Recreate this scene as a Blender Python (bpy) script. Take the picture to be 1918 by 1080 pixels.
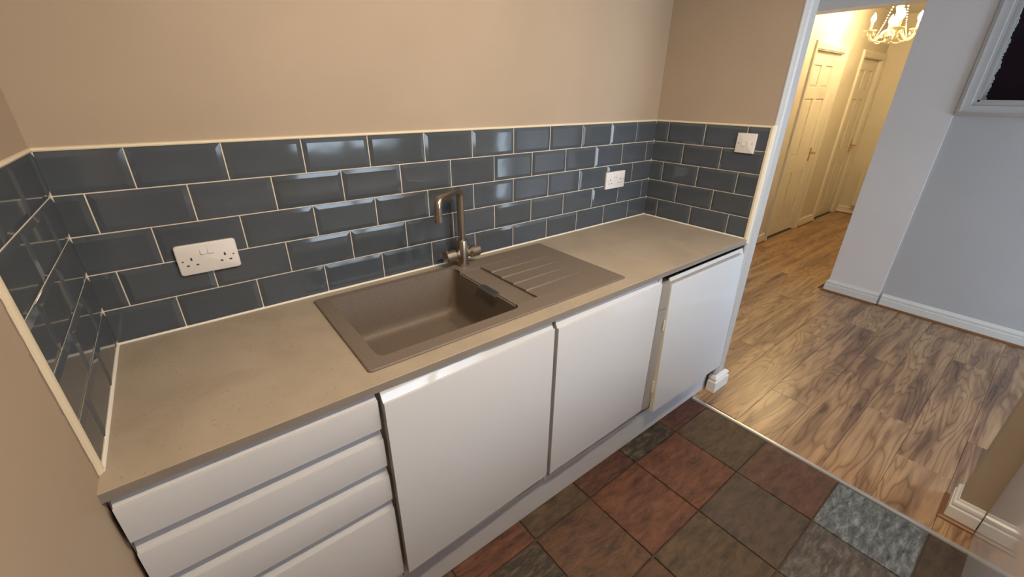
import bpy, bmesh, math, random
from mathutils import Matrix, Vector
for o in list(bpy.data.objects): bpy.data.objects.remove(o)
S = bpy.context.scene
COL = S.collection
ZO = 0.9                      # all builder z values are measured from the worktop surface; floor = -0.9
random.seed(7)

# ---------------------------------------------------------------- camera
cam = bpy.data.cameras.new('camera'); camo = bpy.data.objects.new('camera', cam); COL.objects.link(camo)
S.camera = camo
cam.sensor_width = 36.0; cam.lens = 14.8311; cam.clip_start = 0.01
r, d, f = (Vector(v) for v in ((0.788758, -0.614655, 0.007808), (-0.251747, -0.334591, -0.908115), (0.56079, 0.714317, -0.418649)))
mw = Matrix((( r.x, -d.x, -f.x, 0.24292), (r.y, -d.y, -f.y, -1.43124), (r.z, -d.z, -f.z, 0.62861 + ZO), (0, 0, 0, 1)))
camo.matrix_world = mw

# ---------------------------------------------------------------- daylight (overcast sky through the windows)
w = bpy.data.worlds.new('sky'); S.world = w; w.use_nodes = True
bg = w.node_tree.nodes['Background']
bg.inputs[0].default_value = (0.66, 0.82, 1.0, 1); bg.inputs[1].default_value = 11.0
def portal(name, loc, rot, sx, sy):
    l = bpy.data.lights.new(name, 'AREA'); l.shape = 'RECTANGLE'; l.size = sx; l.size_y = sy
    l.cycles.is_portal = True
    o = bpy.data.objects.new(name, l); o.location = (loc[0], loc[1], loc[2] + ZO); o.rotation_euler = rot; COL.objects.link(o)
portal('kitchen_window_daylight', (1.45, -2.42, 0.70), (math.pi/2, 0, 0), 1.0, 1.1)
portal('dining_window_daylight', (3.50, -3.92, -0.075), (math.pi/2, 0, 0), 1.7, 1.65)

S.view_settings.view_transform = 'Standard'; S.view_settings.look = 'None'
S.view_settings.gamma = 1.0; S.view_settings.use_curve_mapping = False
S.view_settings.exposure = 0.0

# ================================================================= materials
MATS = {}
def mat(name, col=(.8,.8,.8), rough=.5, metal=0, spec=.5, coat=0, emit=None, estr=0, coatr=.03):
    m = bpy.data.materials.new(name); m.use_nodes = True
    b = m.node_tree.nodes['Principled BSDF']
    b.inputs['Base Color'].default_value = (*col, 1); b.inputs['Roughness'].default_value = rough
    b.inputs['Metallic'].default_value = metal; b.inputs['Specular IOR Level'].default_value = spec
    b.inputs['Coat Weight'].default_value = coat; b.inputs['Coat Roughness'].default_value = coatr
    if emit: b.inputs['Emission Color'].default_value = (*emit, 1); b.inputs['Emission Strength'].default_value = estr
    MATS[name] = m
    return m
def nd(m, t, **k):
    n = m.node_tree.nodes.new(t)
    for a, v in k.items():
        if a.startswith('i_'):
            key = a[2:]
            n.inputs[int(key) if key.isdigit() else key.replace('_', ' ')].default_value = v
        else: setattr(n, a, v)
    return n
def lk(m, a, b): m.node_tree.links.new(a, b)
def ramp(m, stops):
    n = nd(m, 'ShaderNodeValToRGB'); e = n.color_ramp.elements
    while len(e) < len(stops): e.new(0.5)
    for el, (p, c) in zip(e, stops): el.position = p; el.color = (*c, 1)
    return n
def bsdf(m): return m.node_tree.nodes['Principled BSDF']
def noisy(m, stops, scale=8, detail=6, coord='Object', stretch=(1,1,1), bump=0, bscale=None, bdist=.002, distort=0, rough=.5):
    """noise -> colour ramp -> base colour, optional fine bump"""
    tc = nd(m, 'ShaderNodeTexCoord'); mp = nd(m, 'ShaderNodeMapping'); mp.inputs['Scale'].default_value = stretch
    lk(m, tc.outputs[coord], mp.inputs['Vector'])
    n = nd(m, 'ShaderNodeTexNoise', i_Scale=scale, i_Detail=detail, i_Roughness=rough, i_Distortion=distort); lk(m, mp.outputs[0], n.inputs['Vector'])
    rp = ramp(m, stops); lk(m, n.outputs['Fac'], rp.inputs[0]); lk(m, rp.outputs[0], bsdf(m).inputs['Base Color'])
    if bump:
        n2 = nd(m, 'ShaderNodeTexNoise', i_Scale=bscale or scale*4, i_Detail=4); lk(m, mp.outputs[0], n2.inputs['Vector'])
        bp = nd(m, 'ShaderNodeBump', i_Strength=bump, i_Distance=bdist); lk(m, n2.outputs['Fac'], bp.inputs['Height']); lk(m, bp.outputs[0], bsdf(m).inputs['Normal'])
    return m
def vary(c, k): return tuple(min(1, x*k) for x in c)

PB = (.385, .302, .222)
noisy(mat('beige_paint', PB, .62, spec=.3), [(.3, vary(PB, .95)), (.7, vary(PB, 1.05))], scale=2.5, bump=.12, bscale=260, bdist=.0006)
PW = (.76, .735, .74)
noisy(mat('pale_paint', PW, .55, spec=.3), [(.3, vary(PW, .97)), (.7, vary(PW, 1.03))], scale=2, bump=.08, bscale=240, bdist=.0006)
PG = (.50, .505, .52)
noisy(mat('grey_paint', PG, .55, spec=.3), [(.3, vary(PG, .97)), (.7, vary(PG, 1.03))], scale=2, bump=.08, bscale=240, bdist=.0006)
PH = (.68, .63, .54)
noisy(mat('hall_paint', PH, .5, spec=.3), [(.3, vary(PH, .98)), (.7, vary(PH, 1.02))], scale=2)
mat('white_gloss_paint', (.74, .73, .70), .22, spec=.5)
mat('hall_gloss_paint', (.78, .74, .66), .3, spec=.4)
mat('frame_paint', (.47, .455, .445), .32)
mat('ceiling_paint', (.78, .76, .72), .7)
mat('cream_trim', (.72, .63, .47), .35)
mat('sealant', (.78, .74, .66), .45)
mat('grout', (.70, .62, .50), .8)
mat('plastic', (.72, .68, .65), .35)
mat('plastic_dark', (.05, .04, .04), .6)
mat('gloss_white', (.56, .57, .60), .07, spec=.55)
mat('edge_white', (.66, .61, .52), .35)
mat('carcass', (.60, .57, .55), .5)
mat('gap_dark', (.015, .013, .012), .8)
mat('dish_grey', (.38, .355, .335), .35, metal=.25)
mat('steel_dark', (.18, .17, .165), .3, metal=.8)
mat('alu', (.80, .79, .80), .30, metal=.85)
mat('brass', (.72, .50, .22), .25, metal=1)
mat('heater_white', (.72, .68, .58), .4)
mat('crystal', (.92, .84, .66), .12, spec=.8, coat=.5)
mat('chandelier_cream', (.85, .76, .58), .2, coat=.4)
mat('bulb', (1, .8, .5), .4, emit=(1.0, .80, .45), estr=22)
mat('spot_glow', (1, .9, .8), .4, emit=(1.0, .78, .52), estr=14)
mat('black_film', (.006, .0015, .008), .3, spec=.25)
mat('slate_grout', (.09, .075, .06), .9)
mat('beading_wood', (.20, .085, .03), .4)
noisy(mat('front_strip', (.25, .215, .185), .45), [(.3, (.235, .202, .172)), (.7, (.27, .232, .20))], scale=12)
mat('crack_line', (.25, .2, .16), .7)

def tile_mat():
    m = mat('blue_glaze', (.075, .10, .125), .08, spec=.5, coat=.0, coatr=.02)
    tc = nd(m, 'ShaderNodeTexCoord'); oi = nd(m, 'ShaderNodeObjectInfo')
    n = nd(m, 'ShaderNodeTexNoise', i_Scale=9, i_Detail=3); lk(m, tc.outputs['Object'], n.inputs['Vector'])
    ad = nd(m, 'ShaderNodeMath', operation='ADD'); lk(m, n.outputs['Fac'], ad.inputs[0])
    mu = nd(m, 'ShaderNodeMath', operation='MULTIPLY'); mu.inputs[1].default_value = .35; lk(m, oi.outputs['Random'], mu.inputs[0]); lk(m, mu.outputs[0], ad.inputs[1])
    rp = ramp(m, [(.35, (.063, .071, .080)), (.95, (.080, .094, .112))]); lk(m, ad.outputs[0], rp.inputs[0]); lk(m, rp.outputs[0], bsdf(m).inputs['Base Color'])
    n2 = nd(m, 'ShaderNodeTexNoise', i_Scale=14, i_Detail=1); lk(m, tc.outputs['Object'], n2.inputs['Vector'])
    bp = nd(m, 'ShaderNodeBump', i_Strength=.10, i_Distance=.004); lk(m, n2.outputs['Fac'], bp.inputs['Height']); lk(m, bp.outputs[0], bsdf(m).inputs['Normal']); lk(m, bp.outputs[0], bsdf(m).inputs['Coat Normal'])
tile_mat()

def worktop_mat():
    m = mat('concrete_laminate', (.4, .33, .25), .38, spec=.4)
    tc = nd(m, 'ShaderNodeTexCoord')
    n = nd(m, 'ShaderNodeTexNoise', i_Scale=5, i_Detail=8, i_Roughness=.6, i_Distortion=.4); lk(m, tc.outputs['Object'], n.inputs['Vector'])
    rp = ramp(m, [(.28, (.325, .275, .215)), (.5, (.385, .325, .252)), (.75, (.435, .372, .295))]); lk(m, n.outputs['Fac'], rp.inputs[0])
    v = nd(m, 'ShaderNodeTexNoise', i_Scale=150, i_Detail=2); lk(m, tc.outputs['Object'], v.inputs['Vector'])
    sp = ramp(m, [(.27, (.72, .70, .68)), (.34, (1, 1, 1))]); lk(m, v.outputs['Fac'], sp.inputs[0])
    mx = nd(m, 'ShaderNodeMix', data_type='RGBA', blend_type='MULTIPLY'); mx.inputs[0].default_value = 1
    lk(m, rp.outputs[0], mx.inputs[6]); lk(m, sp.outputs[0], mx.inputs[7]); lk(m, mx.outputs[2], bsdf(m).inputs['Base Color'])
worktop_mat()
SK = (.175, .142, .115)
noisy(mat('sink_composite', SK, .48, spec=.4), [(.35, vary(SK, .86)), (.65, vary(SK, 1.12))], scale=320, detail=2, bump=.12, bscale=500, bdist=.0004)
noisy(mat('brushed_nickel', (.45, .38, .30), .28, metal=1), [(.3, (.40, .335, .26)), (.7, (.50, .42, .33))], scale=60, stretch=(1, 1, .05))

def slate(name, a, b, c, rough=.36, sc=11.0, ang=.6):
    m = mat(name, a, rough, spec=.4)
    tc = nd(m, 'ShaderNodeTexCoord'); oi = nd(m, 'ShaderNodeObjectInfo')
    mp = nd(m, 'ShaderNodeMapping'); mp.inputs['Rotation'].default_value = (0, 0, ang); mp.inputs['Scale'].default_value = (1, 3.0, 1)
    mulv = nd(m, 'ShaderNodeVectorMath', operation='SCALE'); mulv.inputs[3].default_value = 3.7; lk(m, oi.outputs['Location'], mulv.inputs[0])
    addv = nd(m, 'ShaderNodeVectorMath', operation='ADD'); lk(m, tc.outputs['Object'], addv.inputs[0]); lk(m, mulv.outputs[0], addv.inputs[1])
    lk(m, addv.outputs[0], mp.inputs['Vector'])
    n = nd(m, 'ShaderNodeTexNoise', i_Scale=sc, i_Detail=12, i_Roughness=.72, i_Distortion=.35); lk(m, mp.outputs[0], n.inputs['Vector'])
    rp = ramp(m, [(.36, a), (.51, b), (.66, c)]); lk(m, n.outputs['Fac'], rp.inputs[0]); lk(m, rp.outputs[0], bsdf(m).inputs['Base Color'])
    n2 = nd(m, 'ShaderNodeTexNoise', i_Scale=sc*3.2, i_Detail=8, i_Roughness=.7, i_Distortion=.2); lk(m, mp.outputs[0], n2.inputs['Vector'])
    bp = nd(m, 'ShaderNodeBump', i_Strength=.55, i_Distance=.006); lk(m, n2.outputs['Fac'], bp.inputs['Height']); lk(m, bp.outputs[0], bsdf(m).inputs['Normal'])
    r2 = nd(m, 'ShaderNodeMapRange', i_3=rough-.1, i_4=rough+.22); lk(m, n2.outputs['Fac'], r2.inputs[0]); lk(m, r2.outputs[0], bsdf(m).inputs['Roughness'])
    return m
slate('slate_rust', (.045, .019, .013), (.118, .046, .025), (.175, .075, .042))
slate('slate_brown', (0.0405, 0.0220, 0.0133), (0.0945, 0.0464, 0.0255), (0.1418, 0.0696, 0.0367))
slate('slate_olive', (0.0378, 0.0255, 0.0153), (0.0783, 0.0510, 0.0296), (0.1215, 0.0789, 0.0428), ang=1.1)
slate('slate_dark', (0.0135, 0.0104, 0.0082), (0.0459, 0.0348, 0.0245), (0.1485, 0.1102, 0.0714), sc=16)
slate('slate_redbrown', (0.0297, 0.0139, 0.0092), (0.0783, 0.0313, 0.0194), (0.1418, 0.0580, 0.0347), sc=15, ang=.2)
slate('slate_grey', (0.0446, 0.0325, 0.0255), (0.0783, 0.0557, 0.0428), (0.1107, 0.0766, 0.0571), ang=1.4)
slate('slate_purple', (0.0567, 0.0290, 0.0214), (0.1053, 0.0534, 0.0367), (0.1485, 0.0766, 0.0510), ang=.3)
slate('slate_silver', (.045, .038, .036), (.095, .082, .078), (.20, .18, .175), rough=.30, sc=15, ang=.4)
slate('slate_blue', (.050, .060, .068), (.13, .155, .175), (.31, .36, .41), rough=.24, sc=17, ang=.5)  # pale end of the ramp paints the window's silver reflection on blue-grey slate

def wood():
    m = mat('laminate', (.4, .25, .13), .30, spec=.45)
    tc = nd(m, 'ShaderNodeTexCoord'); oi = nd(m, 'ShaderNodeObjectInfo')
    cmb = nd(m, 'ShaderNodeCombineXYZ')
    m1 = nd(m, 'ShaderNodeMath', operation='MULTIPLY'); m1.inputs[1].default_value = 37.0; lk(m, oi.outputs['Random'], m1.inputs[0]); lk(m, m1.outputs[0], cmb.inputs[0])
    m2 = nd(m, 'ShaderNodeMath', operation='MULTIPLY'); m2.inputs[1].default_value = 91.0; lk(m, oi.outputs['Random'], m2.inputs[0]); lk(m, m2.outputs[0], cmb.inputs[2])
    av = nd(m, 'ShaderNodeVectorMath', operation='ADD'); lk(m, tc.outputs['Object'], av.inputs[0]); lk(m, cmb.outputs[0], av.inputs[1])
    mp = nd(m, 'ShaderNodeMapping'); mp.inputs['Scale'].default_value = (1.0, 8.0, 1); lk(m, av.outputs[0], mp.inputs['Vector'])
    big = nd(m, 'ShaderNodeTexNoise', i_Scale=1.0, i_Detail=2.2, i_Roughness=.45, i_Distortion=.35); lk(m, mp.outputs[0], big.inputs['Vector'])
    # contour lines of the warped noise = swirling cathedral grain
    k = nd(m, 'ShaderNodeMath', operation='MULTIPLY'); k.inputs[1].default_value = 15.0; lk(m, big.outputs['Fac'], k.inputs[0])
    fr = nd(m, 'ShaderNodeMath', operation='FRACT'); lk(m, k.outputs[0], fr.inputs[0])
    gr = ramp(m, [(0, (.48, .42, .38)), (.14, (.80, .77, .74)), (.5, (1, 1, 1)), (.82, (.88, .85, .83)), (1.0, (.48, .42, .38))]); lk(m, fr.outputs[0], gr.inputs[0])
    mp2 = nd(m, 'ShaderNodeMapping'); mp2.inputs['Scale'].default_value = (.9, 9.0, 1); lk(m, av.outputs[0], mp2.inputs['Vector'])
    tone = nd(m, 'ShaderNodeTexNoise', i_Scale=1.2, i_Detail=4, i_Roughness=.55, i_Distortion=.5); lk(m, mp2.outputs[0], tone.inputs['Vector'])
    tr = ramp(m, [(.28, (.15, .088, .058)), (.41, (.29, .175, .105)), (.53, (.45, .285, .160)), (.75, (.55, .36, .205))]); lk(m, tone.outputs['Fac'], tr.inputs[0])
    mp3 = nd(m, 'ShaderNodeMapping'); mp3.inputs['Scale'].default_value = (6, 160, 1); lk(m, av.outputs[0], mp3.inputs['Vector'])
    fine = nd(m, 'ShaderNodeTexNoise', i_Scale=1.0, i_Detail=5); lk(m, mp3.outputs[0], fine.inputs['Vector'])
    fr2 = ramp(m, [(.3, (.80, .78, .76)), (.6, (1.05, 1.05, 1.05))]); lk(m, fine.outputs['Fac'], fr2.inputs[0])
    x1 = nd(m, 'ShaderNodeMix', data_type='RGBA', blend_type='MULTIPLY'); x1.inputs[0].default_value = .85
    lk(m, tr.outputs[0], x1.inputs[6]); lk(m, gr.outputs[0], x1.inputs[7])
    x2 = nd(m, 'ShaderNodeMix', data_type='RGBA', blend_type='MULTIPLY'); x2.inputs[0].default_value = .8
    lk(m, x1.outputs[2], x2.inputs[6]); lk(m, fr2.outputs[0], x2.inputs[7]); lk(m, x2.outputs[2], bsdf(m).inputs['Base Color'])
    bp = nd(m, 'ShaderNodeBump', i_Strength=.06, i_Distance=.002); lk(m, fine.outputs['Fac'], bp.inputs['Height']); lk(m, bp.outputs[0], bsdf(m).inputs['Normal'])
wood()
def glass():
    m = mat('window_glass', (1, 1, 1), 0.0); nt = m.node_tree
    tr = nd(m, 'ShaderNodeBsdfTransparent'); gl = nd(m, 'ShaderNodeBsdfGlossy', i_Roughness=.0); mx = nd(m, 'ShaderNodeMixShader'); mx.inputs[0].default_value = .06
    lk(m, tr.outputs[0], mx.inputs[1]); lk(m, gl.outputs[0], mx.inputs[2]); lk(m, mx.outputs[0], nt.nodes['Material Output'].inputs[0])
glass()

# ================================================================= builders
WL = {}
def reg(o, loc, parent):
    o.location = (loc[0], loc[1], loc[2] + ZO); WL[o.name] = Vector(o.location)
    COL.objects.link(o)
    if parent is not None:
        o.parent = parent; o.matrix_parent_inverse = Matrix.Translation(-WL[parent.name])
    return o
def tag(o, label=None, cat=None, group=None, kind=None):
    if label: o['label'] = label
    if cat: o['category'] = cat
    if group: o['group'] = group
    if kind: o['kind'] = kind
    return o
def thing(name, loc, label, cat, group=None):
    return tag(reg(bpy.data.objects.new(name, None), loc, None), label, cat, group)
class MB:
    def __init__(s): s.v = []; s.f = []
    def add(s, vs, fs):
        b = len(s.v); s.v += [tuple(v) for v in vs]; s.f += [tuple(b + i for i in q) for q in fs]; return s
    def box(s, x0, x1, y0, y1, z0, z1):
        if x0 > x1: x0, x1 = x1, x0
        if y0 > y1: y0, y1 = y1, y0
        if z0 > z1: z0, z1 = z1, z0
        return s.add([(x0,y0,z0),(x1,y0,z0),(x1,y1,z0),(x0,y1,z0),(x0,y0,z1),(x1,y0,z1),(x1,y1,z1),(x0,y1,z1)],
              [(0,3,2,1),(4,5,6,7),(0,1,5,4),(1,2,6,5),(2,3,7,6),(3,0,4,7)])
    def loft(s, loops, cap0=True, cap1=True, closed=True):
        n = len(loops[0]); vs = [p for l in loops for p in l]; fs = []
        for k in range(len(loops)-1):
            for i in range(n if closed else n-1):
                j = (i+1) % n; fs.append((k*n+i, k*n+j, (k+1)*n+j, (k+1)*n+i))
        if cap0: fs.append(tuple(reversed(range(n))))
        if cap1: fs.append(tuple((len(loops)-1)*n + i for i in range(n)))
        return s.add(vs, fs)
    def tube(s, pts, rad, n=12, caps=True):
        pts = [Vector(p) for p in pts]; rads = rad if isinstance(rad, (list, tuple)) else [rad]*len(pts)
        t0 = (pts[1]-pts[0]).normalized(); up = Vector((0,0,1)) if abs(t0.z) < .9 else Vector((0,1,0))
        a = t0.cross(up).normalized(); loops = []
        for i, p in enumerate(pts):
            t = ((pts[min(i+1, len(pts)-1)]-p).normalized() + (p-pts[max(i-1, 0)]).normalized()).normalized()
            a = (a - t*a.dot(t)).normalized(); b = t.cross(a)
            loops.append([p + (a*math.cos(q) + b*math.sin(q))*rads[i] for q in (2*math.pi*k/n for k in range(n))])
        return s.loft(loops, caps, caps)
    def lathe(s, c, prof, n=20, axis='z'):
        loops = []
        for rr, h in prof:
            rr = max(rr, .0002); L = []
            for k in range(n):
                q = 2*math.pi*k/n; ca, sa = math.cos(q)*rr, math.sin(q)*rr
                L.append((c[0]+ca, c[1]+sa, c[2]+h) if axis == 'z' else ((c[0]+h, c[1]+ca, c[2]+sa) if axis == 'x' else (c[0]+sa, c[1]+h, c[2]+ca)))
            loops.append(L)
        return s.loft(loops)
    def sphere(s, c, rad, n=8, m=5, sz=1):
        return s.lathe(c, [(rad*math.sin(math.pi*i/m), -rad*sz*math.cos(math.pi*i/m)) for i in range(m+1)], n)
    def extrude_x(s, prof, x0, x1):       # prof = [(y,z)...]
        return s.loft([[(x0, y, z) for y, z in prof], [(x1, y, z) for y, z in prof]])
    def extrude_z(s, prof, z0, z1):       # prof = [(x,y)...]
        return s.loft([[(x, y, z0) for x, y in prof], [(x, y, z1) for x, y in prof]])
    def sweep(s, path, prof, side=1):     # profile (d,z) swept along an xy path, mitred, offset to the side
        P = [Vector((p[0], p[1])) for p in path]; loops = []
        for i, p in enumerate(P):
            ns = []
            if i > 0: t = (P[i]-P[i-1]).normalized(); ns.append(Vector((-t.y, t.x))*side)
            if i < len(P)-1: t = (P[i+1]-P[i]).normalized(); ns.append(Vector((-t.y, t.x))*side)
            nn = ns[0] if len(ns) == 1 else (ns[0]+ns[1])/(1+ns[0].dot(ns[1]))
            loops.append([(p.x+nn.x*dd, p.y+nn.y*dd, z) for dd, z in prof])
        return s.loft(loops)
    def build(s, name, m, parent=None, smooth=False, bevel=0, seg=2, angle=.6):
        v = s.v; c = [ (min(q[i] for q in v)+max(q[i] for q in v))/2 for i in range(3)]
        if parent is None: c[2] = min(q[2] for q in v)
        me = bpy.data.meshes.new(name); me.from_pydata([(q[0]-c[0], q[1]-c[1], q[2]-c[2]) for q in v], [], s.f)
        bm = bmesh.new(); bm.from_mesh(me); bmesh.ops.remove_doubles(bm, verts=bm.verts, dist=1e-6); bmesh.ops.recalc_face_normals(bm, faces=bm.faces); bm.to_mesh(me); bm.free()
        me.materials.append(MATS[m])
        if smooth:
            me.polygons.foreach_set('use_smooth', [True]*len(me.polygons)); me.set_sharp_from_angle(angle=angle)
        o = reg(bpy.data.objects.new(name, me), c, parent)
        if bevel:
            b = o.modifiers.new('bevel', 'BEVEL'); b.width = bevel; b.segments = seg; b.limit_method = 'ANGLE'; b.angle_limit = .7
        return o
def struct(o): o['kind'] = 'structure'; return o
def rrect(x0, x1, y0, y1, rad, z, n=5):
    L = []
    for cx, cy, a0 in ((x1-rad, y1-rad, 0), (x0+rad, y1-rad, 90), (x0+rad, y0+rad, 180), (x1-rad, y0+rad, 270)):
        for k in range(n+1):
            a = math.radians(a0 + 90*k/n); L.append((cx+rad*math.cos(a), cy+rad*math.sin(a), z))
    return L

# ================================================================= structure
FZ = -0.9; CZ = 1.55
XR = 2.3475; XE = 2.455       # stub wall
wall_back = struct(MB().box(-.14, XE, .006, .14, FZ, CZ).build('wall_back', 'beige_paint'))
wall_left = struct(MB().box(-.14, -.002, .006, -2.50, FZ, CZ).build('wall_left', 'beige_paint'))
stub = MB().box(XR, XE, .006, -.585, FZ, CZ)
wall_right = struct(stub.build('wall_right', 'beige_paint'))
MB().extrude_z([(XR, -.584), (XR, -.590), (XR+.006, -.598), (XR+.026, -.598), (XR+.032, -.604), (XE-.034, -.604), (XE-.028, -.598), (XE-.006, -.598), (XE, -.590), (XE, -.584)], FZ, CZ).build('end_lining', 'frame_paint', wall_right)
# pier on the other side of the opening and the wall of the kitchen behind it
wall_pier = struct(MB().box(XR, XE, -1.604, -2.30, FZ, CZ).build('wall_pier', 'beige_paint'))
lint = struct(MB().box(XR, XE, -.604, -1.604, 1.20, CZ).build('wall_unseen_lintel', 'pale_paint'))  # assumed lintel out of view, added for its effect on the light
# kitchen wall behind the camera, with its window
wb = MB().box(-.14, .95, -2.30, -2.50, FZ, CZ).box(1.95, XE, -2.30, -2.50, FZ, CZ).box(.95, 1.95, -2.30, -2.50, FZ, .15).box(.95, 1.95, -2.30, -2.50, 1.25, CZ)
struct(wb.build('wall_front', 'beige_paint'))
# dining side
wh = struct(MB().box(XE, 5.50, .47, .60, FZ, CZ).box(5.50, 6.30, .47, .60, 1.06, CZ).box(6.30, 6.92, .47, .60, FZ, CZ).box(6.92, 7.70, .47, .60, 1.06, CZ).box(7.70, 7.90, .47, .60, FZ, CZ).box(5.50, 6.30, .56, .60, FZ, 1.06).box(6.92, 7.70, .56, .60, FZ, 1.06).build('wall_hall', 'hall_paint'))
struct(MB().box(2.3475, XE, .14, .60, FZ, CZ).build('wall_corner', 'pale_paint'))
struct(MB().box(7.75, 7.90, .47, -.70, FZ, CZ).build('wall_hall_end', 'hall_paint'))
struct(MB().box(4.62, 7.75, -.49, -.66, FZ, CZ).build('wall_hall_side', 'hall_paint'))
arch = struct(MB().box(4.455, 4.62, -.49, -.84, FZ, CZ).box(4.455, 4.62, .47, -.49, 1.222, CZ).build('wall_archway', 'pale_paint'))
# right wall with the blacked-out internal window (opening y -0.925..-1.95, z 0.605..1.35)
xr = 4.467
wr = MB().box(xr, 4.62, -.84, -.925, FZ, CZ).box(xr, 4.62, -.925, -1.95, FZ, .605).box(xr, 4.62, -.925, -1.95, 1.35, CZ).box(xr, 4.62, -1.95, -3.80, FZ, CZ)
struct(wr.build('wall_dining', 'grey_paint'))
wd = MB().box(XE-.1, 2.65, -3.80, -4.00, FZ, CZ).box(4.35, 4.62, -3.80, -4.00, FZ, CZ).box(2.65, 4.35, -3.80, -4.00, .75, CZ)
struct(wd.build('wall_garden', 'pale_paint'))
struct(MB().box(XE-.1, XE, -2.50, -3.80, FZ, CZ).build('wall_dining_side', 'pale_paint'))
struct(MB().box(-.14, 7.90, .60, -4.00, CZ, CZ+.1).build('ceiling', 'ceiling_paint'))

# ---- windows
def window(n, x0, x1, z0, z1, y, label=None, mull=1):
    o = MB().box(x0, x0+.06, y-.03, y+.03, z0, z1).box(x1-.06, x1, y-.03, y+.03, z0, z1).box(x0, x1, y-.03, y+.03, z0, z0+.06).box(x0, x1, y-.03, y+.03, z1-.06, z1)
    o = struct(o.build('window_%d' % n, 'white_gloss_paint'))
    for k in range(mull):
        xm = x0 + (x1-x0)*(k+1)/(mull+1); MB().box(xm-.03, xm+.03, y-.025, y+.025, z0+.06, z1-.06).build('mullion', 'white_gloss_paint', o)
    MB().box(x0+.06, x1-.06, y-.004, y+.004, z0+.06, z1-.06).build('pane', 'window_glass', o)
window(2, .95, 1.95, .15, 1.25, -2.42)
window(3, 2.65, 4.35, FZ, .75, -3.92, mull=1)

# ---- blacked out internal window in the dining wall
prof = [(0, 0), (.006, .018), (.020, .022), (.026, .040), (.036, .062), (.030, .080), (0, .086)]   # (depth, offset outward from the opening)
y0, y1, z0, z1 = -.925, -1.95, .605, 1.35
def frame_loft():
    m = MB(); loops = []
    for cy, cz, sy, sz in ((y0, z0, 1, -1), (y1, z0, -1, -1), (y1, z1, -1, 1), (y0, z1, 1, 1)):
        loops.append([(xr - dd, cy + sy*oo, cz + sz*oo) for dd, oo in prof])
    loops.append(loops[0]); return m.loft(loops, False, False)
win1 = struct(frame_loft().build('window_1', 'frame_paint', smooth=True, angle=.5))
tag(win1, 'white moulded frame round the blacked out internal window in the grey wall')
rv = MB().box(xr-.002, xr+.10, y0-.012, y0+.002, z0, z1).box(xr-.002, xr+.10, y1, y1+.012, z0, z1).box(xr-.002, xr+.10, y0, y1, z0-.002, z0+.012).box(xr-.002, xr+.10, y0, y1, z1-.012, z1)
rv.build('reveal', 'frame_paint', win1)
MB().box(xr+.085, xr+.095, y0-.01, y1+.01, z0+.01, z1-.01).build('black_pane', 'black_film', win1)
rg = MB(); N = 90                                                     # ragged line of paint on the pane beside the reveal
rnd = random.Random(4); a = []; wv = .020
for i in range(N+1):
    wv += rnd.uniform(-.003, .003); wv = min(.015, max(.004, wv)); a.append((y0-.012-max(.003, wv+rnd.choice((0, 0, 0, .004, -.004, -.006))), z0+.012+(z1-z0-.024)*i/N))
rg.loft([[(xr+.0845, y0-.011, z), (xr+.0845, yy, z), (xr+.0815, yy+.002, z), (xr+.0815, y0-.011, z)] for yy, z in a])
rg.build('paint_edge', 'frame_paint', win1)

# ---- skirting boards
SKP = [(0, FZ+.005), (.018, FZ+.005), (.018, FZ+.062), (.012, FZ+.066), (.012, FZ+.070), (.016, FZ+.078), (.014, FZ+.088), (.007, FZ+.094), (.004, FZ+.102), (0, FZ+.104)]
BDP = [(.018, FZ), (.034, FZ), (.033, FZ+.006), (.026, FZ+.012), (.018, FZ+.014)]
def skirting(name, path, side, m='white_gloss_paint', bead=True, prof=SKP):
    o = struct(MB().sweep(path, prof, side).build(name, m, smooth=True, angle=.5))
    if bead: MB().sweep(path, BDP, side).build('floor_beading', 'beading_wood', o)
    return o
skirting('baseboard_archway', [(4.62, -.49), (4.455, -.49), (4.455, -.842)], -1)
skirting('baseboard_dining', [(xr, -.858), (xr, -3.80)], -1)
SKB = [(0, FZ+.002), (.022, FZ+.002), (.022, FZ+.066), (.014, FZ+.070), (.014, FZ+.076), (.019, FZ+.086), (.013, FZ+.096), (.005, FZ+.102), (0, FZ+.104)]
skirting('baseboard_stub', [(XR, -.578), (XR, -.604), (XE, -.604), (XE, .47)], -1, bead=False, prof=SKB)
skirting('baseboard_pier', [(XE, -2.30), (XE, -1.606), (XR, -1.606), (XR, -1.678)], -1)
skirting('baseboard_hall_near', [(XE+.02, .47), (5.42, .47)], -1, 'hall_gloss_paint')
skirting('baseboard_hall', [(6.38, .47), (6.84, .47)], -1, 'hall_gloss_paint')
skirting('baseboard_hall_end', [(7.75, .45), (7.75, -.49)], -1, 'hall_gloss_paint')

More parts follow.
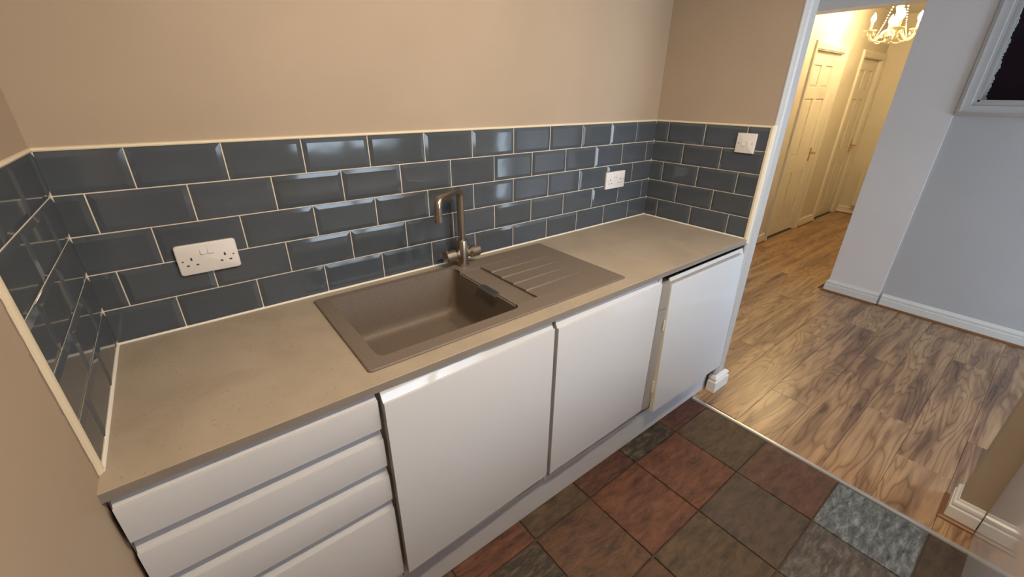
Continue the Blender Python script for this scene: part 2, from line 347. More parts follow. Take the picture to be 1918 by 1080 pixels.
# ---- six-panel doors in the hall
def door(n, x0, x1, hx, label):
    zt = 1.045; zb = FZ+.008; yf = .50; w_ = x1-x0
    cols = ((x0+.115, x0+.315), (x1-.315, x1-.115)); rows = ((-.775, -.165), (.015, .607), (.715, .925))
    m = MB().box(x0, x1, yf+.012, yf+.045, zb, zt)
    xs = [x0, cols[0][0], cols[0][1], cols[1][0], cols[1][1], x1]; zs = [zb, rows[0][0], rows[0][1], rows[1][0], rows[1][1], rows[2][0], rows[2][1], zt]
    for i in range(5):
        for j in range(7):
            if i in (1, 3) and j in (1, 3, 5): continue
            m.box(xs[i], xs[i+1], yf, yf+.013, zs[j], zs[j+1])
    o = struct(m.build('door_%d' % n, 'hall_gloss_paint')); tag(o, label)
    for c0, c1 in cols:
        for r0, r1 in rows:
            g = .006; b = .028
            MB().loft([[(c0+g, yf+.012, r0+g), (c1-g, yf+.012, r0+g), (c1-g, yf+.012, r1-g), (c0+g, yf+.012, r1-g)], [(c0+b, yf+.003, r0+b), (c1-b, yf+.003, r0+b), (c1-b, yf+.003, r1-b), (c0+b, yf+.003, r1-b)]]).build('panel', 'hall_gloss_paint', o)
    h = MB().box(hx-.020, hx+.020, yf-.006, yf, -.065, .085).build('handle_plate', 'brass', o, bevel=.004)
    MB().tube([(hx, yf-.004, .03), (hx, yf-.052, .03), (hx-.02, yf-.058, .03), (hx-.10, yf-.056, .026)], [.010, .009, .009, .007], 10).build('handle', 'brass', o, smooth=True)
    # lining and moulded architrave
    ln = MB().box(x0-.03, x0, .468, .56, FZ, zt+.015).box(x1, x1+.03, .468, .56, FZ, zt+.015).box(x0-.03, x1+.03, .468, .56, zt+.003, zt+.018)
    ln.build('door_lining', 'hall_gloss_paint', o)
    pr = [(0, .0), (.010, .0), (.014, .010), (.014, .022), (.020, .034), (.024, .052), (.018, .066), (0, .070)]
    a = MB(); loops = []
    for cx, cz, sx, sz in ((x0-.018, FZ, -1, 0), (x0-.018, zt+.012, -1, 1), (x1+.018, zt+.012, 1, 1), (x1+.018, FZ, 1, 0)):
        loops.append([(cx + sx*oo, .47-dd, cz + sz*oo) for dd, oo in pr])
    a.loft(loops).build('architrave', 'hall_gloss_paint', o, smooth=True, angle=.4)
door(1, 5.53, 6.27, 6.205, 'cream six panel hall door nearest the archway with brass lever handle')
door(2, 6.95, 7.67, 7.615, 'cream six panel hall door at the far end of the hall')

# ---- floors
floor = struct(MB().box(-.14, 2.19, .14, -2.50, FZ-.10, FZ-.008).build('floor', 'slate_grout'))
XL = [-.005, .05, .355, .66, .968, 1.268, 1.575, 1.892, 2.192]; YL = [-.50, -.665, -.975, -1.275, -1.575, -1.88]
SM = {0: ['slate_brown', 'slate_olive', 'slate_brown', 'slate_rust', 'slate_olive', 'slate_redbrown', 'slate_dark', 'slate_redbrown'],
      1: ['slate_grey', 'slate_brown', 'slate_rust', 'slate_dark', 'slate_brown', 'slate_rust', 'slate_rust', 'slate_olive'],
      2: ['slate_brown', 'slate_olive', 'slate_grey', 'slate_brown', 'slate_brown', 'slate_olive', 'slate_grey', 'slate_purple'],
      3: ['slate_brown', 'slate_olive', 'slate_rust', 'slate_brown', 'slate_olive', 'slate_purple', 'slate_silver', 'slate_blue'],
      4: ['slate_grey', 'slate_brown', 'slate_olive', 'slate_brown', 'slate_purple', 'slate_grey', 'slate_brown', 'slate_grey']}
TC = {}
def slab_mesh(wx, wy, t, bev, mname, key):
    k = (round(wx, 4), round(wy, 4), mname, key)
    if k in TC: return TC[k]
    rr = random.Random(str(k)); j = lambda: rr.uniform(-.0012, .0012) if key == 'slate' else 0
    o = [(-wx/2+j(), -wy/2+j()), (wx/2+j(), -wy/2+j()), (wx/2+j(), wy/2+j()), (-wx/2+j(), wy/2+j())]
    i = [(x*(1-2*bev/wx), y*(1-2*bev/wy)) for x, y in o]
    vs = [(x, y, -t) for x, y in o] + [(x, y, -bev) for x, y in o] + [(x, y, 0) for x, y in i]
    fs = [(0, 1, 5, 4), (1, 2, 6, 5), (2, 3, 7, 6), (3, 0, 4, 7), (4, 5, 9, 8), (5, 6, 10, 9), (6, 7, 11, 10), (7, 4, 8, 11), (8, 9, 10, 11), (3, 2, 1, 0)]
    me = bpy.data.meshes.new(key); me.from_pydata(vs, [], fs); me.materials.append(MATS[mname]); TC[k] = me
    return me
for j in range(5):
    for i in range(8):
        g = .005; wx = XL[i+1]-XL[i]-g; wy = YL[j]-YL[j+1]-g
        o = bpy.data.objects.new('slate_tile', slab_mesh(wx, wy, .010, .002, SM[j][i], 'slate'))
        reg(o, ((XL[i]+XL[i+1])/2, (YL[j]+YL[j+1])/2, FZ + random.uniform(-.0008, .0008)), floor)
        o.rotation_euler = (random.uniform(-.004, .004), random.uniform(-.004, .004), 0)
floor2 = struct(MB().box(2.19, 7.90, .60, -4.00, FZ-.10, FZ-.006).build('floor_laminate', 'slate_grout'))
yj = -.81; PWD = .1915; PL = 1.285
first = {0: 2.633, 1: 3.501, 2: 2.90, 3: 2.60, 4: 2.975, 5: 3.377, -1: 3.51, -2: 3.02, -3: 2.75, -4: 3.30, -5: 2.55, -6: 3.1, -7: 2.7}
for k in range(-7, 17):
    ya = yj - k*PWD; yb = ya - PWD
    xs = first.get(k, 2.3 + ((k*0.437) % 1.285))
    while xs > 2.21: xs -= PL
    edges = [xs + n*PL for n in range(8)]
    hall = yb > -.5
    lim = 7.75 if hall else 4.45
    for n in range(7):
        a0, a1 = max(edges[n], 2.215), min(edges[n+1], lim)
        if a1 - a0 < .03: continue
        if ya > .47 and yb > .47: continue
        yt = min(ya, .47)
        o = bpy.data.objects.new('plank', slab_mesh(a1-a0-.0012, yt-yb-.0012, .006, .0007, 'laminate', 'plank'))
        reg(o, ((a0+a1)/2, (yt+yb)/2, FZ), floor2)
# laminate continues in the small return beside the dishwasher end
tag(MB().sweep([(2.206, -.575), (2.206, -1.70)], [(-.011, FZ-.004), (-.008, FZ+.003), (0, FZ+.0045), (.008, FZ+.003), (.011, FZ-.004)]).build('threshold_strip', 'alu', smooth=True),
    'slim silver threshold strip between the slate tiles and the laminate', 'floor trim')

# ---- metro tiles
V = .1008; PX = .202; GR = .0030
def metro_mesh(wd, ht, bl, br):
    k = ('m', round(wd, 4), round(ht, 4), bl, br)
    if k in TC: return TC[k]
    bv = .013; hx, hz = wd/2, ht/2; L = -hx + (bv if bl else .0005); R = hx - (bv if br else .0005)
    if R < L: L = R = (L+R)/2
    ye, yc, yb = -.0012, -.0037, .006
    O = [(-hx, -hz), (hx, -hz), (hx, hz), (-hx, hz)]; I = [(L, -hz+bv), (R, -hz+bv), (R, hz-bv), (L, hz-bv)]
    s = .0008
    O2 = [(-hx+s, -hz+s), (hx-s, -hz+s), (hx-s, hz-s), (-hx+s, hz-s)]
    vs = [(x, yb, z) for x, z in O] + [(x, ye+.0008, z) for x, z in O] + [(x, ye, z) for x, z in O2] + [(x, yc if (bl if x < 0 else br) or True else ye, z) for x, z in I]
    fs = [(0, 1, 5, 4), (1, 2, 6, 5), (2, 3, 7, 6), (3, 0, 4, 7), (4, 5, 9, 8), (5, 6, 10, 9), (6, 7, 11, 10), (7, 4, 8, 11), (8, 9, 13, 12), (9, 10, 14, 13), (10, 11, 15, 14), (11, 8, 12, 15), (12, 13, 14, 15)]
    me = bpy.data.meshes.new('tile'); me.from_pydata(vs, [], fs); me.materials.append(MATS['blue_glaze']); TC[k] = me
    return me
def tile_wall(parent, origin, rot, jo, je, end):
    """origin = (x,y) of the start corner; local +x runs along the wall"""
    ca, sa = math.cos(rot), math.sin(rot)
    for rw in range(1, 6):
        js = jo if rw % 2 else je
        ed = [0.0] + [q for q in js if q < end-.006] + [end]
        for i in range(len(ed)-1):
            a0, a1 = ed[i] + (GR/2 if i else .002), ed[i+1] - GR/2
            if a1-a0 < .006: continue
            full = a1-a0 > .19
            me = metro_mesh(a1-a0, V-GR, full or i > 0, full or i < len(ed)-2)
            o = bpy.data.objects.new('tile', me); u = (a0+a1)/2; z = (5-rw+.5)*V
            o.rotation_euler = (random.uniform(-.003, .003), 0, rot + random.uniform(-.003, .003))
            reg(o, (origin[0]+ca*u, origin[1]+sa*u, z), parent)
jo = [.1568 + i*PX for i in range(11)]; je = [.0572 + i*PX for i in range(12)]
tile_wall(wall_back, (0, 0), 0, jo, je, 2.3375)
tile_wall(wall_right, (2.3375, 0), -math.pi/2, [.0806, .2826, .4846], [.1823, .3843], .581)
# left wall: local x runs towards +y, start at y=-.527
le = .527
tile_wall(wall_left, (0, -le), math.pi/2, sorted(le-q for q in (.033, .235, .437)), sorted(le-q for q in (.137, .339)), le)
MB().box(-.008, 2.345, .0002, .008, .0, 5*V+.002).build('grout', 'grout', wall_back)
MB().box(2.3377, 2.350, .002, -.583, .0, 5*V+.002).build('grout', 'grout', wall_right)
MB().box(-.010, -.0002, .002, -.529, .0, 5*V+.002).build('grout', 'grout', wall_left)
ZT = 5*V
def qprof(): return [(-.008, ZT-.001), (.003, ZT-.001), (.0042, ZT+.002), (.002, ZT+.006), (-.008, ZT+.008)]
MB().sweep([(0, 0), (2.3375, 0)], qprof(), -1).build('tile_trim', 'cream_trim', wall_back, smooth=True)
MB().sweep([(2.3375, .0), (2.3375, -.596)], qprof(), -1).build('tile_trim', 'cream_trim', wall_right, smooth=True)
MB().sweep([(0, -.545), (0, 0)], qprof(), -1).build('tile_trim', 'cream_trim', wall_left, smooth=True)
MB().extrude_z([(2.352, -.581), (2.332, -.581), (2.331, -.590), (2.336, -.598), (2.352, -.600)], -.02, ZT+.009).build('tile_trim', 'cream_trim', wall_right, smooth=True)
MB().extrude_z([(-.010, -.527), (.004, -.527), (.0055, -.536), (.002, -.545), (-.010, -.548)], .0, ZT+.009).build('tile_trim', 'cream_trim', wall_left, smooth=True)
# corner beads of grout, sealant along the worktop
MB().box(-.001, .0035, -.0035, .001, 0, ZT).build('corner_grout', 'grout', wall_back)
MB().box(2.334, 2.3385, -.0035, .001, 0, ZT).build('corner_grout', 'grout', wall_back)
SP = [(0, .0), (.006, .0), (.0045, .0035), (0, .006)]
tag(MB().sweep([(0, -.540), (0, 0), (2.3375, 0), (2.3375, -.583)], SP, -1).build('sealant_bead', 'sealant', smooth=True), 'thin white sealant bead where the worktop meets the tiles', 'sealant')
# strip of filler and cracked paint next to the left trim
rnd = random.Random(2); ck = MB()
for i in range(34):
    zz = ZT - i*.015; yy = -.548 - rnd.uniform(0, .004)
    ck.box(-.0025, -.0010, yy, yy-rnd.uniform(.0015, .005), zz, zz-.0155)
ck.build('paint_crack', 'crack_line', wall_left)

# ================================================================= worktop, sink, tap
YF = -.596
hx0, hx1, hy0, hy1 = .515, 1.470, -.530, -.062
wt = MB()
xs = [-.004, hx0, hx1, 2.336]; ys = [YF, hy0, hy1, -.0015]
for zz, flip in ((-.0005, 0), (-.0225, 1)):
    for i in range(3):
        for j in range(3):
            if i == 1 and j == 1: continue
            q = [(xs[i], ys[j], zz), (xs[i+1], ys[j], zz), (xs[i+1], ys[j+1], zz), (xs[i], ys[j+1], zz)]
            wt.add(q, [(3, 2, 1, 0) if flip else (0, 1, 2, 3)])
def vwall(p, q): wt.add([(*p, -.0225), (*q, -.0225), (*q, -.0005), (*p, -.0005)], [(0, 1, 2, 3)])
for i in range(3): vwall((xs[i], ys[0]), (xs[i+1], ys[0])); vwall((xs[i+1], ys[3]), (xs[i], ys[3])); vwall((xs[3], ys[i]), (xs[3], ys[i+1])); vwall((xs[0], ys[i+1]), (xs[0], ys[i]))
vwall((hx0, hy0), (hx0, hy1)); vwall((hx0, hy1), (hx1, hy1)); vwall((hx1, hy1), (hx1, hy0)); vwall((hx1, hy0), (hx0, hy0))
wto = tag(wt.build('worktop', 'concrete_laminate', bevel=.0012, seg=2), 'mottled stone coloured kitchen worktop running along the tiled wall', 'worktop')

MB().box(-.004, 2.336, YF-.0012, YF+.0002, -.0224, -.0018).build('front_strip', 'front_strip', wto)  # thin strip, greyer than the top, over the worktop's front face
sink = thing('sink', (.99, -.30, 0), 'taupe composite kitchen sink with one bowl and a ribbed drainer', 'sink')
ZP = .0055
bo = dict(x0=.540, x1=1.013, y0=-.497, y1=-.074)
lx, ly0, ly1 = 1.110, -.472, -.122       # ledge
sk = MB(); nn = 6
# outer skirt
sk.loft([rrect(.496, 1.488, -.543, -.046, .010, .0, 3), rrect(.496, 1.488, -.543, -.046, .010, ZP-.002, 3), rrect(.499, 1.485, -.540, -.049, .009, ZP, 3)], False, False)
# rim plate around bowl, ledge and drainer: filled between the outline loops
dx1 = 1.425
bm = bmesh.new()
def ring(pts):
    vs = [bm.verts.new(p) for p in pts]
    for i in range(len(vs)): bm.edges.new((vs[i], vs[(i+1) % len(vs)]))
ring(rrect(.499, 1.485, -.540, -.049, .009, ZP, 3))
rb = rrect(bo['x0'], bo['x1'], bo['y0'], bo['y1'], .022, ZP, nn)
# opening outline: bowl, notched into the ledge and on to the drainer field
def outline():
    L = [p for p in rb]
    out = []; n = len(L)
    # rrect order: +x+y corner (0..nn), -x+y, -x-y, +x-y corner
    out = L[:]
    return [(bo['x1'], ly1, ZP)] + out[0:n] + [(bo['x1'], ly0, ZP), (lx, ly0, ZP), (dx1, -.467, ZP), (dx1, -.131, ZP), (lx, ly1, ZP)]
ring(outline())
bmesh.ops.triangle_fill(bm, use_beauty=True, use_dissolve=False, edges=bm.edges)
bm.verts.index_update()
sk.add([v.co[:] for v in bm.verts], [tuple(v.index for v in fc.verts) for fc in bm.faces]); bm.free()
sk.build('rim', 'sink_composite', sink)
# bowl
ZL = -.0055
def bl(inset, z, rad): return rrect(bo['x0']+inset, bo['x1']-inset, bo['y0']+inset, bo['y1']-inset, rad, z, nn)
top = [(x, y, ZP if (y > ly1 or y < ly0 or x < 1.0) else ZL) for x, y, z in bl(0, ZP, .022)]
# insert the ledge notch in the right hand side (between last and first loop points)
def notch(l, zz=None): 
    z = l[0][2] if zz is None else zz; x = max(p[0] for p in l)
    return [(x, ly1, z), *l, (x, ly0, z)]
lo = [notch(bl(0, ZP, .022)), None]
l0 = bl(0, ZP, .022); X1 = bo['x1']
def full(l, zl): return [(max(p[0] for p in l), ly1, zl)] + l + [(max(p[0] for p in l), ly0, zl)]
loops = [full(l0, ZL), full(bl(.001, ZL-.004, .022), ZL-.004)]
for k in range(1, 6): loops.append(full(bl(.001+.010*k/5, -.0075-.130*k/5, .024), -.0075-.130*k/5))
for k in range(1, 7):
    a = math.pi/2*k/6; loops.append(full(bl(.011+.032*(1-math.cos(a)), -.1375-.042*math.sin(a), .026+.010*k/6), -.1375-.042*math.sin(a)))
# gentle fall to the waste
inner = loops[-1]
bw = MB().loft(loops, False, False)
bw.add(inner + [(.777, -.285, -.184)], [(i, (i+1) % len(inner), len(inner)) for i in range(len(inner))])
# outer shell of the bowl so it has thickness below the worktop
bw.loft([bl(-.006, -.002, .028), bl(.004, -.15, .03), bl(.04, -.19, .04)], False, True)
bw.build('bowl', 'sink_composite', sink, smooth=True, angle=.7)
MB().lathe((.777, -.285, -.1835), [(.0, .0), (.042, .0), (.045, .0015), (.044, .003), (.034, .002), (.030, -.0005), (0, -.0005)], 24).build('waste', 'steel_dark', sink, smooth=True)
# ledge
lg = MB().box(bo['x1']-.0005, lx, ly0, ly1, ZL-.006, ZL)
lg.add([(bo['x1'], ly1, ZL), (lx, ly1, ZL), (lx, ly1, ZP), (bo['x1'], ly1, ZP)], [(0, 1, 2, 3)]); lg.add([(bo['x1'], ly0, ZL), (lx, ly0, ZL), (lx, ly0, ZP), (bo['x1'], ly0, ZP)], [(0, 1, 2, 3)])
lg.build('ledge', 'sink_composite', sink)
# drainer: five shallow sloping strips fading out towards the far end
lines = [-.122, -.194, -.262, -.333, -.404, -.472]; lines1 = [-.131, -.200, -.268, -.335, -.402, -.467]
dr = MB(); NX = 14
for sidx in range(5):
    for i in range(NX):
        def P(i, e, drop, dy=0):
            t = i/NX; x = lx + (dx1-lx)*t; a = lines[e]*(1-t) + lines1[e]*t + dy*(1-t)
            return (x, a, ZP - drop*(1-t)**.9 - .0002)
        hi, lo_, sw = .0008, .0052, -.0042          # strip falls away from the viewer; sloped step at its near edge
        dr.add([P(i, sidx, lo_, sw if sidx else 0), P(i+1, sidx, lo_, sw if sidx else 0), P(i+1, sidx+1, hi), P(i, sidx+1, hi)], [(0, 3, 2, 1)])
        if sidx < 4: dr.add([P(i, sidx+1, hi), P(i+1, sidx+1, hi), P(i+1, sidx+1, lo_, sw), P(i, sidx+1, lo_, sw)], [(0, 3, 2, 1)])
        if sidx == 0: dr.add([P(i, 0, 0), P(i+1, 0, 0), P(i+1, 0, lo_), P(i, 0, lo_)], [(0, 3, 2, 1)])
        if sidx == 4: dr.add([P(i, 5, hi), P(i+1, 5, hi), P(i+1, 5, 0), P(i, 5, 0)], [(0, 3, 2, 1)])
for sidx in range(5):
    dr.add([(lx, lines[sidx], ZP-.0054), (lx, lines[sidx+1], ZP-.0010), (lx, lines[sidx+1], ZL), (lx, lines[sidx], ZL)], [(0, 1, 2, 3)])
dr.build('drainer', 'sink_composite', sink)
MB().box(.9995, 1.0135, -.372, -.262, -.022, ZL+.0012).box(1.0130, 1.034, -.355, -.262, ZL, ZL+.0016).build('overflow_cover', 'steel_dark', sink, bevel=.0008)

tap = thing('mixer_tap', (1.061, -.066, ZP), 'brushed bronze swan neck mixer tap standing behind the sink bowl', 'tap')
tx, ty = 1.062, -.067
MB().lathe((tx, ty, ZP), [(.0265, 0), (.0265, .004), (.0235, .006), (.0235, .100), (.0215, .104), (.0150, .105)], 28).build('tap_body', 'brushed_nickel', tap, smooth=True)
dirx, diry = -.150, -.104; dl = math.hypot(dirx, diry); ux, uy = dirx/dl, diry/dl
zt = .305; R = .030; pts = [(tx, ty, .10), (tx, ty, .2), (tx, ty, zt-R)]
for k in range(1, 9):
    a = math.pi/2*k/8; pts.append((tx+ux*R*(1-math.cos(a)), ty+uy*R*(1-math.cos(a)), zt-R+R*math.sin(a)))
for k in range(0, 9):
    a = math.pi/2*k/8; q = dl-R+R*math.sin(a); pts.append((tx+ux*q, ty+uy*q, zt-R+R*math.cos(a)))
pts.append((tx+ux*dl, ty+uy*dl, .250))
MB().tube(pts, .0138, 18).build('spout', 'brushed_nickel', tap, smooth=True)
MB().tube([(tx+ux*dl, ty+uy*dl, .252), (tx+ux*dl, ty+uy*dl, .2505), (tx+ux*dl, ty+uy*dl, .228)], [.0128, .0146, .0146], 18).build('aerator', 'brushed_nickel', tap, smooth=True)
for sgn, ln in ((-1, .078), (1, .076)):
    hn = MB().lathe((tx, ty, .053), [(.0155, sgn*.018), (.0155, sgn*.028), (.0230, sgn*.036), (.0232, sgn*.0365), (.0240, sgn*.0375), (.0240, sgn*(ln-.002)), (.0225, sgn*ln), (0, sgn*ln)], 24, 'x').build('handle', 'brushed_nickel', tap, smooth=True)
    MB().tube([(tx+sgn*(ln-.010), ty, .073), (tx+sgn*(ln-.010), ty, .105)], .0021, 8).build('lever_pin', 'brushed_nickel', hn, smooth=True)

# ================================================================= base units
def jprof(zl, zb, yf=-.600, th=.024, back=.024):
    """J-pull front: lip at zl, scooped finger channel behind, back edge at zl+back, bottom at zb  -> (y,z)"""
    yb = yf + th
    p = [(yf+.002, zb), (yf, zb+.002), (yf, zl-.002), (yf+.001, zl), (yf+.003, zl)]
    for k in range(0, 8):
        t = k/7; p.append((yf+.004+(th-.008)*(.75*t+.25*(1-(1-t)**2)), zl-.003*math.sin(math.pi*min(1, t*3)) + back*(.30*t+.70*t**1.7)))
    p += [(yb-.002, zl+back), (yb, zl+back-.001), (yb, zb)]
    return p
du = thing('drawer_unit', (.25, -.30, FZ), 'white gloss drawer unit with four fronts at the left wall', 'drawers')
MB().box(.0, .020, -.579, -.03, -.75, -.024)  .box(.472, .488, -.578, -.03, -.75, -.024).box(.02, .472, -.05, -.03, -.75, -.024).box(.02, .472, -.578, -.05, -.75, -.735).build('carcass', 'carcass', du)
for zl, zb, bk in ((-.042, -.131, .017), (-.164, -.255, .030), (-.289, -.379, .030), (-.414, -.700, .030)):
    MB().extrude_x(jprof(zl, zb, back=bk), .006, .488).build('drawer_front', 'gloss_white', du, smooth=True, angle=.5)
MB().box(.0215, .471, -.577, -.565, -.73, -.03).build('drawer_box', 'carcass', du)

def rotz(o, ang, px, py):
    """swing a built part round a vertical hinge line"""
    o.rotation_euler = (0, 0, ang); c = Vector((o.location.x-px, o.location.y-py)); ca, sa = math.cos(ang), math.sin(ang)
    o.location.x = px + ca*c.x - sa*c.y; o.location.y = py + sa*c.x + ca*c.y
sc = thing('sink_cabinet', (.78, -.30, FZ), 'white gloss cabinet below the sink with its door slightly ajar', 'cabinet')
MB().box(.492, .508, -.578, -.03, -.75, -.19).box(1.056, 1.072, -.578, -.03, -.75, -.19).box(.508, 1.056, -.05, -.035, -.75, -.20).box(.508, 1.056, -.578, -.05, -.75, -.735).box(.492, 1.072, -.578, -.556, -.19, -.024).build('carcass', 'carcass', sc)
d1 = MB().extrude_x(jprof(-.048, -.692, back=.025), .497, 1.070).build('door', 'gloss_white', sc, smooth=True, angle=.5)
rotz(d1, math.radians(1.6), 1.070, -.582)
MB().box(1.066, 1.0725, -.579, -.577, -.73, -.024).build('edge_strip', 'edge_white', sc)
bc = thing('base_cabinet', (1.37, -.30, FZ), 'white gloss cabinet under the drainer between sink cabinet and dishwasher', 'cabinet')
MB().box(1.076, 1.092, -.578, -.03, -.75, -.024).box(1.640, 1.662, -.590, -.03, -.70, -.024).box(1.092, 1.640, -.05, -.03, -.75, -.024).box(1.092, 1.640, -.578, -.05, -.75, -.735).build('carcass', 'carcass', bc)
d2 = MB().extrude_x(jprof(-.050, -.688, back=.026), 1.081, 1.652).build('door', 'gloss_white', bc, smooth=True, angle=.5)
rotz(d2, math.radians(.7), 1.652, -.582)

dw = thing('dishwasher', (2.0, -.30, FZ), 'integrated dishwasher behind a loose white gloss front at the wall end', 'dishwasher')
MB().box(1.680, 2.320, -.54, -.03, -.82, -.06).build('tub', 'gap_dark', dw)
yd = -.578
ipr = [(1.668, yd+.02), (1.668, yd-.004), (1.674, yd-.012), (1.684, yd-.016), (1.700, yd-.018), (2.30, yd-.018), (2.30, yd+.02)]
MB().extrude_z(ipr, -.700, -.180).build('inner_door', 'dish_grey', dw, smooth=True, angle=.9)
MB().extrude_z(ipr, -.177, -.060).build('control_panel', 'dish_grey', dw, smooth=True, angle=.9)
dd = MB().extrude_x(jprof(-.070, -.720, yf=-.608, th=.019, back=.025), 1.722, 2.337).build('decor_panel', 'gloss_white', dw, smooth=True, angle=.5)
dd.rotation_euler = (math.radians(-1.6), 0, 0)
dd.location.y -= .002
for z0_, z1_ in ((-.235, -.285), (-.55, -.61)):
    MB().box(1.712, 1.724, -.602, -.598, z0_, z1_).build('bracket', 'edge_white', dw)
es = MB().box(1.7205, 1.7225, -.6075, -.5895, -.7195, -.073).build('edge_strip', 'edge_white', dw); es.rotation_euler = (math.radians(-1.6), 0, 0); es.location.y -= .002
tag(MB().box(.0, 2.326, -.568, -.550, FZ+.002, -.752).build('plinth', 'gloss_white', bevel=.001), 'white gloss plinth board along the slate floor under the units', 'plinth')

# unit on the opposite side of the kitchen, its gloss front meets the pier
oc = thing('gloss_cabinet', (1.3, -2.0, FZ), 'white gloss unit front at the right edge mirroring the floor beside the pier', 'cabinet')
MB().box(.30, 2.325, -1.70, -2.296, FZ+.002, -.03).build('carcass', 'carcass', oc)
for a0, a1 in ((.30, .91), (.914, 1.52), (1.524, 2.325)):
    MB().box(a0, a1, -1.680, -1.70, FZ+.004, -.05).build('door', 'gloss_white', oc, bevel=.0015)
tag(MB().box(.30, 2.325, -1.665, -2.296, -.028, 0).build('worktop', 'concrete_laminate', bevel=.002), 'second stone coloured worktop above the gloss unit by the pier', 'worktop')

# ================================================================= sockets and switch
def plate_pts(w_, h_, rad, n=4): return rrect(-w_/2, w_/2, -h_/2, h_/2, rad, 0, n)
def wallplate(name, label, cat, c, rot, w_, h_, rad):
    t = thing(name, c, label, cat)
    ca, sa = math.cos(rot), math.sin(rot)
    def T(u, v, out): return (c[0]+ca*u+sa*out, c[1]+sa*u-ca*out, c[2]+v)     # outward = local -y
    def bx(m, u0, u1, v0, v1, o0, o1):
        return m.add([T(*q) for q in ((u0,v0,o0),(u1,v0,o0),(u1,v1,o0),(u0,v1,o0),(u0,v0,o1),(u1,v0,o1),(u1,v1,o1),(u0,v1,o1))], [(0,3,2,1),(4,5,6,7),(0,1,5,4),(1,2,6,5),(2,3,7,6),(3,0,4,7)])
    def rr(ins, o): return [T(x, y, o) for x, y, _ in rrect(-w_/2+ins, w_/2-ins, -h_/2+ins, h_/2-ins, max(rad-ins, .0008), 0, 4)]
    MB().loft([rr(.0015, -.002), rr(0, 0), rr(0, .0065), rr(.0012, .0085), rr(.003, .0092)]).build('faceplate', 'plastic', t, smooth=True, angle=.9)
    return t, T, bx
def socket(label, c, rot, rad, h_=.086):
    t, T, bx = wallplate('wall_socket', label, 'socket', c, rot, .146, h_, rad)
    for sgn in (-1, 1):
        u = sgn*.040
        for (a, b, w2, h2) in ((u, .002, .0045, .0085), (u-.011, -.0155, .0068, .0042), (u+.011, -.0155, .0068, .0042)):
            bx(MB(), a-w2/2, a+w2/2, b-h2/2, b+h2/2, .0085, .00945).build('pin_slot', 'plastic_dark', t)
        s = MB(); s.loft([[T(sgn*.0605+.0024*math.cos(q), -.002+.0024*math.sin(q), o) for q in (k*math.pi/5 for k in range(10))] for o in (.0085, .0097)]).build('screw', 'steel_dark', t)
        m = MB(); a = sgn*.0088
        m.add([T(*q) for q in ((a-.0068, .012, .009), (a+.0068, .012, .009), (a+.0068, .031, .009), (a-.0068, .031, .009), (a-.0068, .012, .0122), (a+.0068, .012, .0122), (a+.0068, .031, .0098), (a-.0068, .031, .0098))], [(0,3,2,1),(4,5,6,7),(0,1,5,4),(1,2,6,5),(2,3,7,6),(3,0,4,7)])
        m.build('rocker', 'plastic', t)
        bx(MB(), a-.0075, a+.0075, .0105, .0122, .0088, .0094).build('rocker_gap', 'crack_line', t)
socket('white double wall socket with rounded corners near the left corner', (.2575, -.005, .2005), 0, .008)
socket('white square cornered double wall socket near the right corner', (2.031, -.005, .2290), 0, .0015)
t, T, bx = wallplate('light_switch', 'white two rocker light switch on the tiled end wall', 'switch', (2.3325, -.4915, .4325), -math.pi/2, .086, .086, .0015)
for sgn in (-1, 1):
    a = sgn*.0085
    MB().add([T(*q) for q in ((a-.0065, -.011, .009), (a+.0065, -.011, .009), (a+.0065, .011, .009), (a-.0065, .011, .009), (a-.0065, -.011, .0122 if sgn < 0 else .0098), (a+.0065, -.011, .0122 if sgn < 0 else .0098), (a+.0065, .011, .0098 if sgn < 0 else .0122), (a-.0065, .011, .0098 if sgn < 0 else .0122))], [(0,3,2,1),(4,5,6,7),(0,1,5,4),(1,2,6,5),(2,3,7,6),(3,0,4,7)]).build('rocker', 'plastic', t)
    MB().loft([[T(sgn*.030+.0026*math.cos(q), .0026*math.sin(q), o) for q in (k*math.pi/5 for k in range(10))] for o in (.0085, .0097)]).build('screw', 'plastic_dark', t)
bx(MB(), -.0155, -.0025, -.0125, -.0112, .0088, .0095).build('rocker_gap', 'crack_line', t)

# ================================================================= hall heater
ht = thing('wall_heater', (7.68, -.02, -.77), 'cream slatted panel heater on the hall end wall', 'heater')
MB().box(7.66, 7.748, -.34, .285, -.765, -.255).build('heater_body', 'heater_white', ht, bevel=.006)
for k in range(9): MB().box(7.655, 7.662, -.31, .255, -.300-k*.014, -.308-k*.014).build('grille_slat', 'heater_white', ht)
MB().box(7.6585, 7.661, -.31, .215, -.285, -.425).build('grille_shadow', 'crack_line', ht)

# ================================================================= chandelier
cx, cy = 5.85, .0; cz = 1.165
ch = thing('chandelier', (cx, cy, cz-.08), 'lit cream glass chandelier with beads and candle bulbs in the hall', 'chandelier')
MB().lathe((cx, cy, cz), [(.002, -.085), (.010, -.075), (.004, -.062), (.020, -.050), (.052, -.030), (.058, -.018), (.030, -.004), (.022, .012), (.030, .030), (.044, .060), (.036, .095), (.018, .120), (.015, .170), (.026, .195), (.030, .215), (.018, .240), (.012, .262), (.014, .275), (.008, .280)], 20).build('stem', 'chandelier_cream', ch, smooth=True)
MB().lathe((cx, cy, cz+.235), [(.012, 0), (.046, .006), (.050, .012), (.045, .018), (.012, .022)], 20).build('crown_dish', 'chandelier_cream', ch, smooth=True)
MB().tube([(cx, cy, cz+.27), (cx, cy, CZ-.02)], .006, 8).build('chain', 'brass', ch, smooth=True)
MB().lathe((cx, cy, CZ-.045), [(.01, 0), (.05, .012), (.055, .043), (0, .044)], 20).build('ceiling_rose', 'chandelier_cream', ch, smooth=True)
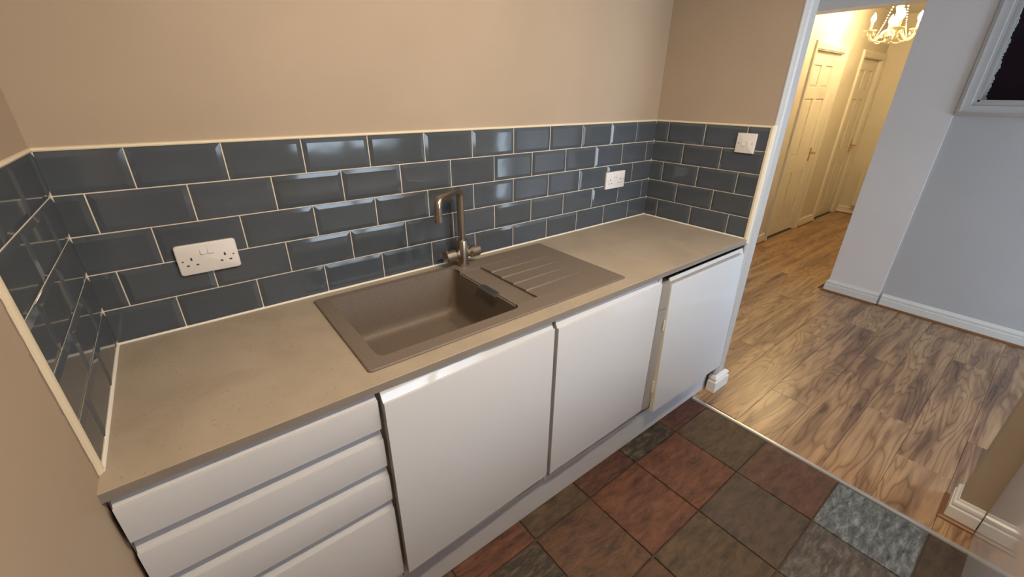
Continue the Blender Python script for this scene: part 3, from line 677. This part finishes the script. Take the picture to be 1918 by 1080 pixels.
NA = 4; RA = .172
for k in range(NA):
    q = 2*math.pi*k/NA + math.radians(-64); ca, sa = math.cos(q), math.sin(q)
    def A(rr, z, k_=1): return (cx+ca*rr*k_, cy+sa*rr*k_, cz+z)
    prof = [(.030, .005), (.055, .024), (.085, .020), (.115, -.012), (.145, -.043), (.180, -.053), (.212, -.036), (.228, -.004), (.235, .022)]
    ctrl = [Vector(A(*p, RA/.235)) for p in prof]; path = []
    for i in range(len(ctrl)-1):
        p0, p1, p2, p3 = ctrl[max(i-1, 0)], ctrl[i], ctrl[i+1], ctrl[min(i+2, len(ctrl)-1)]
        for s_ in range(4):
            t_ = s_/4; path.append(.5*((2*p1) + (p2-p0)*t_ + (2*p0-5*p1+4*p2-p3)*t_**2 + (3*p1-p0-3*p2+p3)*t_**3))
    path.append(ctrl[-1])
    ar = MB().tube(path, .012, 8).build('arm', 'chandelier_cream', ch, smooth=True)
    MB().lathe(A(RA, .018), [(.004, -.012), (.024, -.006), (.050, .010), (.053, .018), (.020, .014), (.012, .018), (0, .018)], 16).build('drip_pan', 'crystal', ar, smooth=True)
    MB().lathe(A(RA, .032), [(.0105, 0), (.0105, .060), (.006, .062), (0, .062)], 12).build('candle_sleeve', 'chandelier_cream', ar, smooth=True)
    MB().lathe(A(RA, .094), [(.006, 0), (.013, .010), (.0205, .030), (.019, .045), (.011, .066), (.003, .080), (0, .084)], 14).build('bulb', 'bulb', ar, smooth=True)
    L = bpy.data.lights.new('candle_light', 'POINT'); L.energy = 12.5; L.color = (1.0, .74, .38); L.shadow_soft_size = .02
    lo_ = bpy.data.objects.new('candle_light', L); COL.objects.link(lo_); p = A(RA, .175); lo_.location = (p[0], p[1], p[2]+ZO)
    b = MB()                                                           # bead swag from the crown dish to the arm
    for i in range(17):
        t_ = i/16; rr = .050 + (.118-.050)*t_; z = .240 + (-.030-.240)*t_ - .030*math.sin(math.pi*t_); b.sphere(A(rr, z), .0062, 6, 4)
    b.build('bead_chain', 'crystal', ch, smooth=True)
    q2 = q + math.pi/NA; b = MB()                                       # swag between neighbouring arms
    for i in range(15):
        t_ = i/14; qq = q + 2*math.pi/NA*t_; rr = .145 - .04*math.sin(math.pi*t_); z = -.040 - .040*math.sin(math.pi*t_)
        b.sphere((cx+math.cos(qq)*rr, cy+math.sin(qq)*rr, cz+z+.01), .0055, 6, 4)
    b.build('bead_swag', 'crystal', ch, smooth=True)
    for j in range(6):                                                 # drops round each pan
        w2 = j*math.pi/3; px, py, pz = A(RA, .022); px += .043*math.cos(w2); py += .043*math.sin(w2)
        MB().lathe((px, py, pz-.040), [(0, 0), (.0065, .010), (.004, .022), (.0015, .034)], 6).build('drop', 'crystal', ar)

# ================================================================= kitchen ceiling light
cl = thing('ceiling_light', (1.05, -1.35, CZ-.10), 'chrome three spot ceiling light above the kitchen floor', 'ceiling light')
MB()  .box(.60, 1.50, -1.38, -1.32, CZ-.025, CZ-.001).build('bar', 'steel_dark', cl, bevel=.004)
for k, x in enumerate((.65, 1.05, 1.45)):
    hd = MB().lathe((x, -1.35, CZ-.125), [(.040, 0), (.042, .003), (.034, .055), (.016, .085), (.012, .102), (0, .102)], 18).build('spot_head', 'steel_dark', cl, smooth=True)
    MB().lathe((x, -1.35, CZ-.127), [(0, 0), (.037, .0), (.037, .004), (0, .004)], 18).build('lamp_face', 'spot_glow', hd)
    L = bpy.data.lights.new('spot_lamp', 'SPOT'); L.energy = 52; L.color = (1.0, .79, .55); L.shadow_soft_size = .035; L.spot_size = math.radians(150); L.spot_blend = .8
    lo_ = bpy.data.objects.new('spot_lamp', L); COL.objects.link(lo_); lo_.location = (x, -1.35, CZ-.135+ZO); lo_.rotation_euler = (math.radians(28), 0, 0)
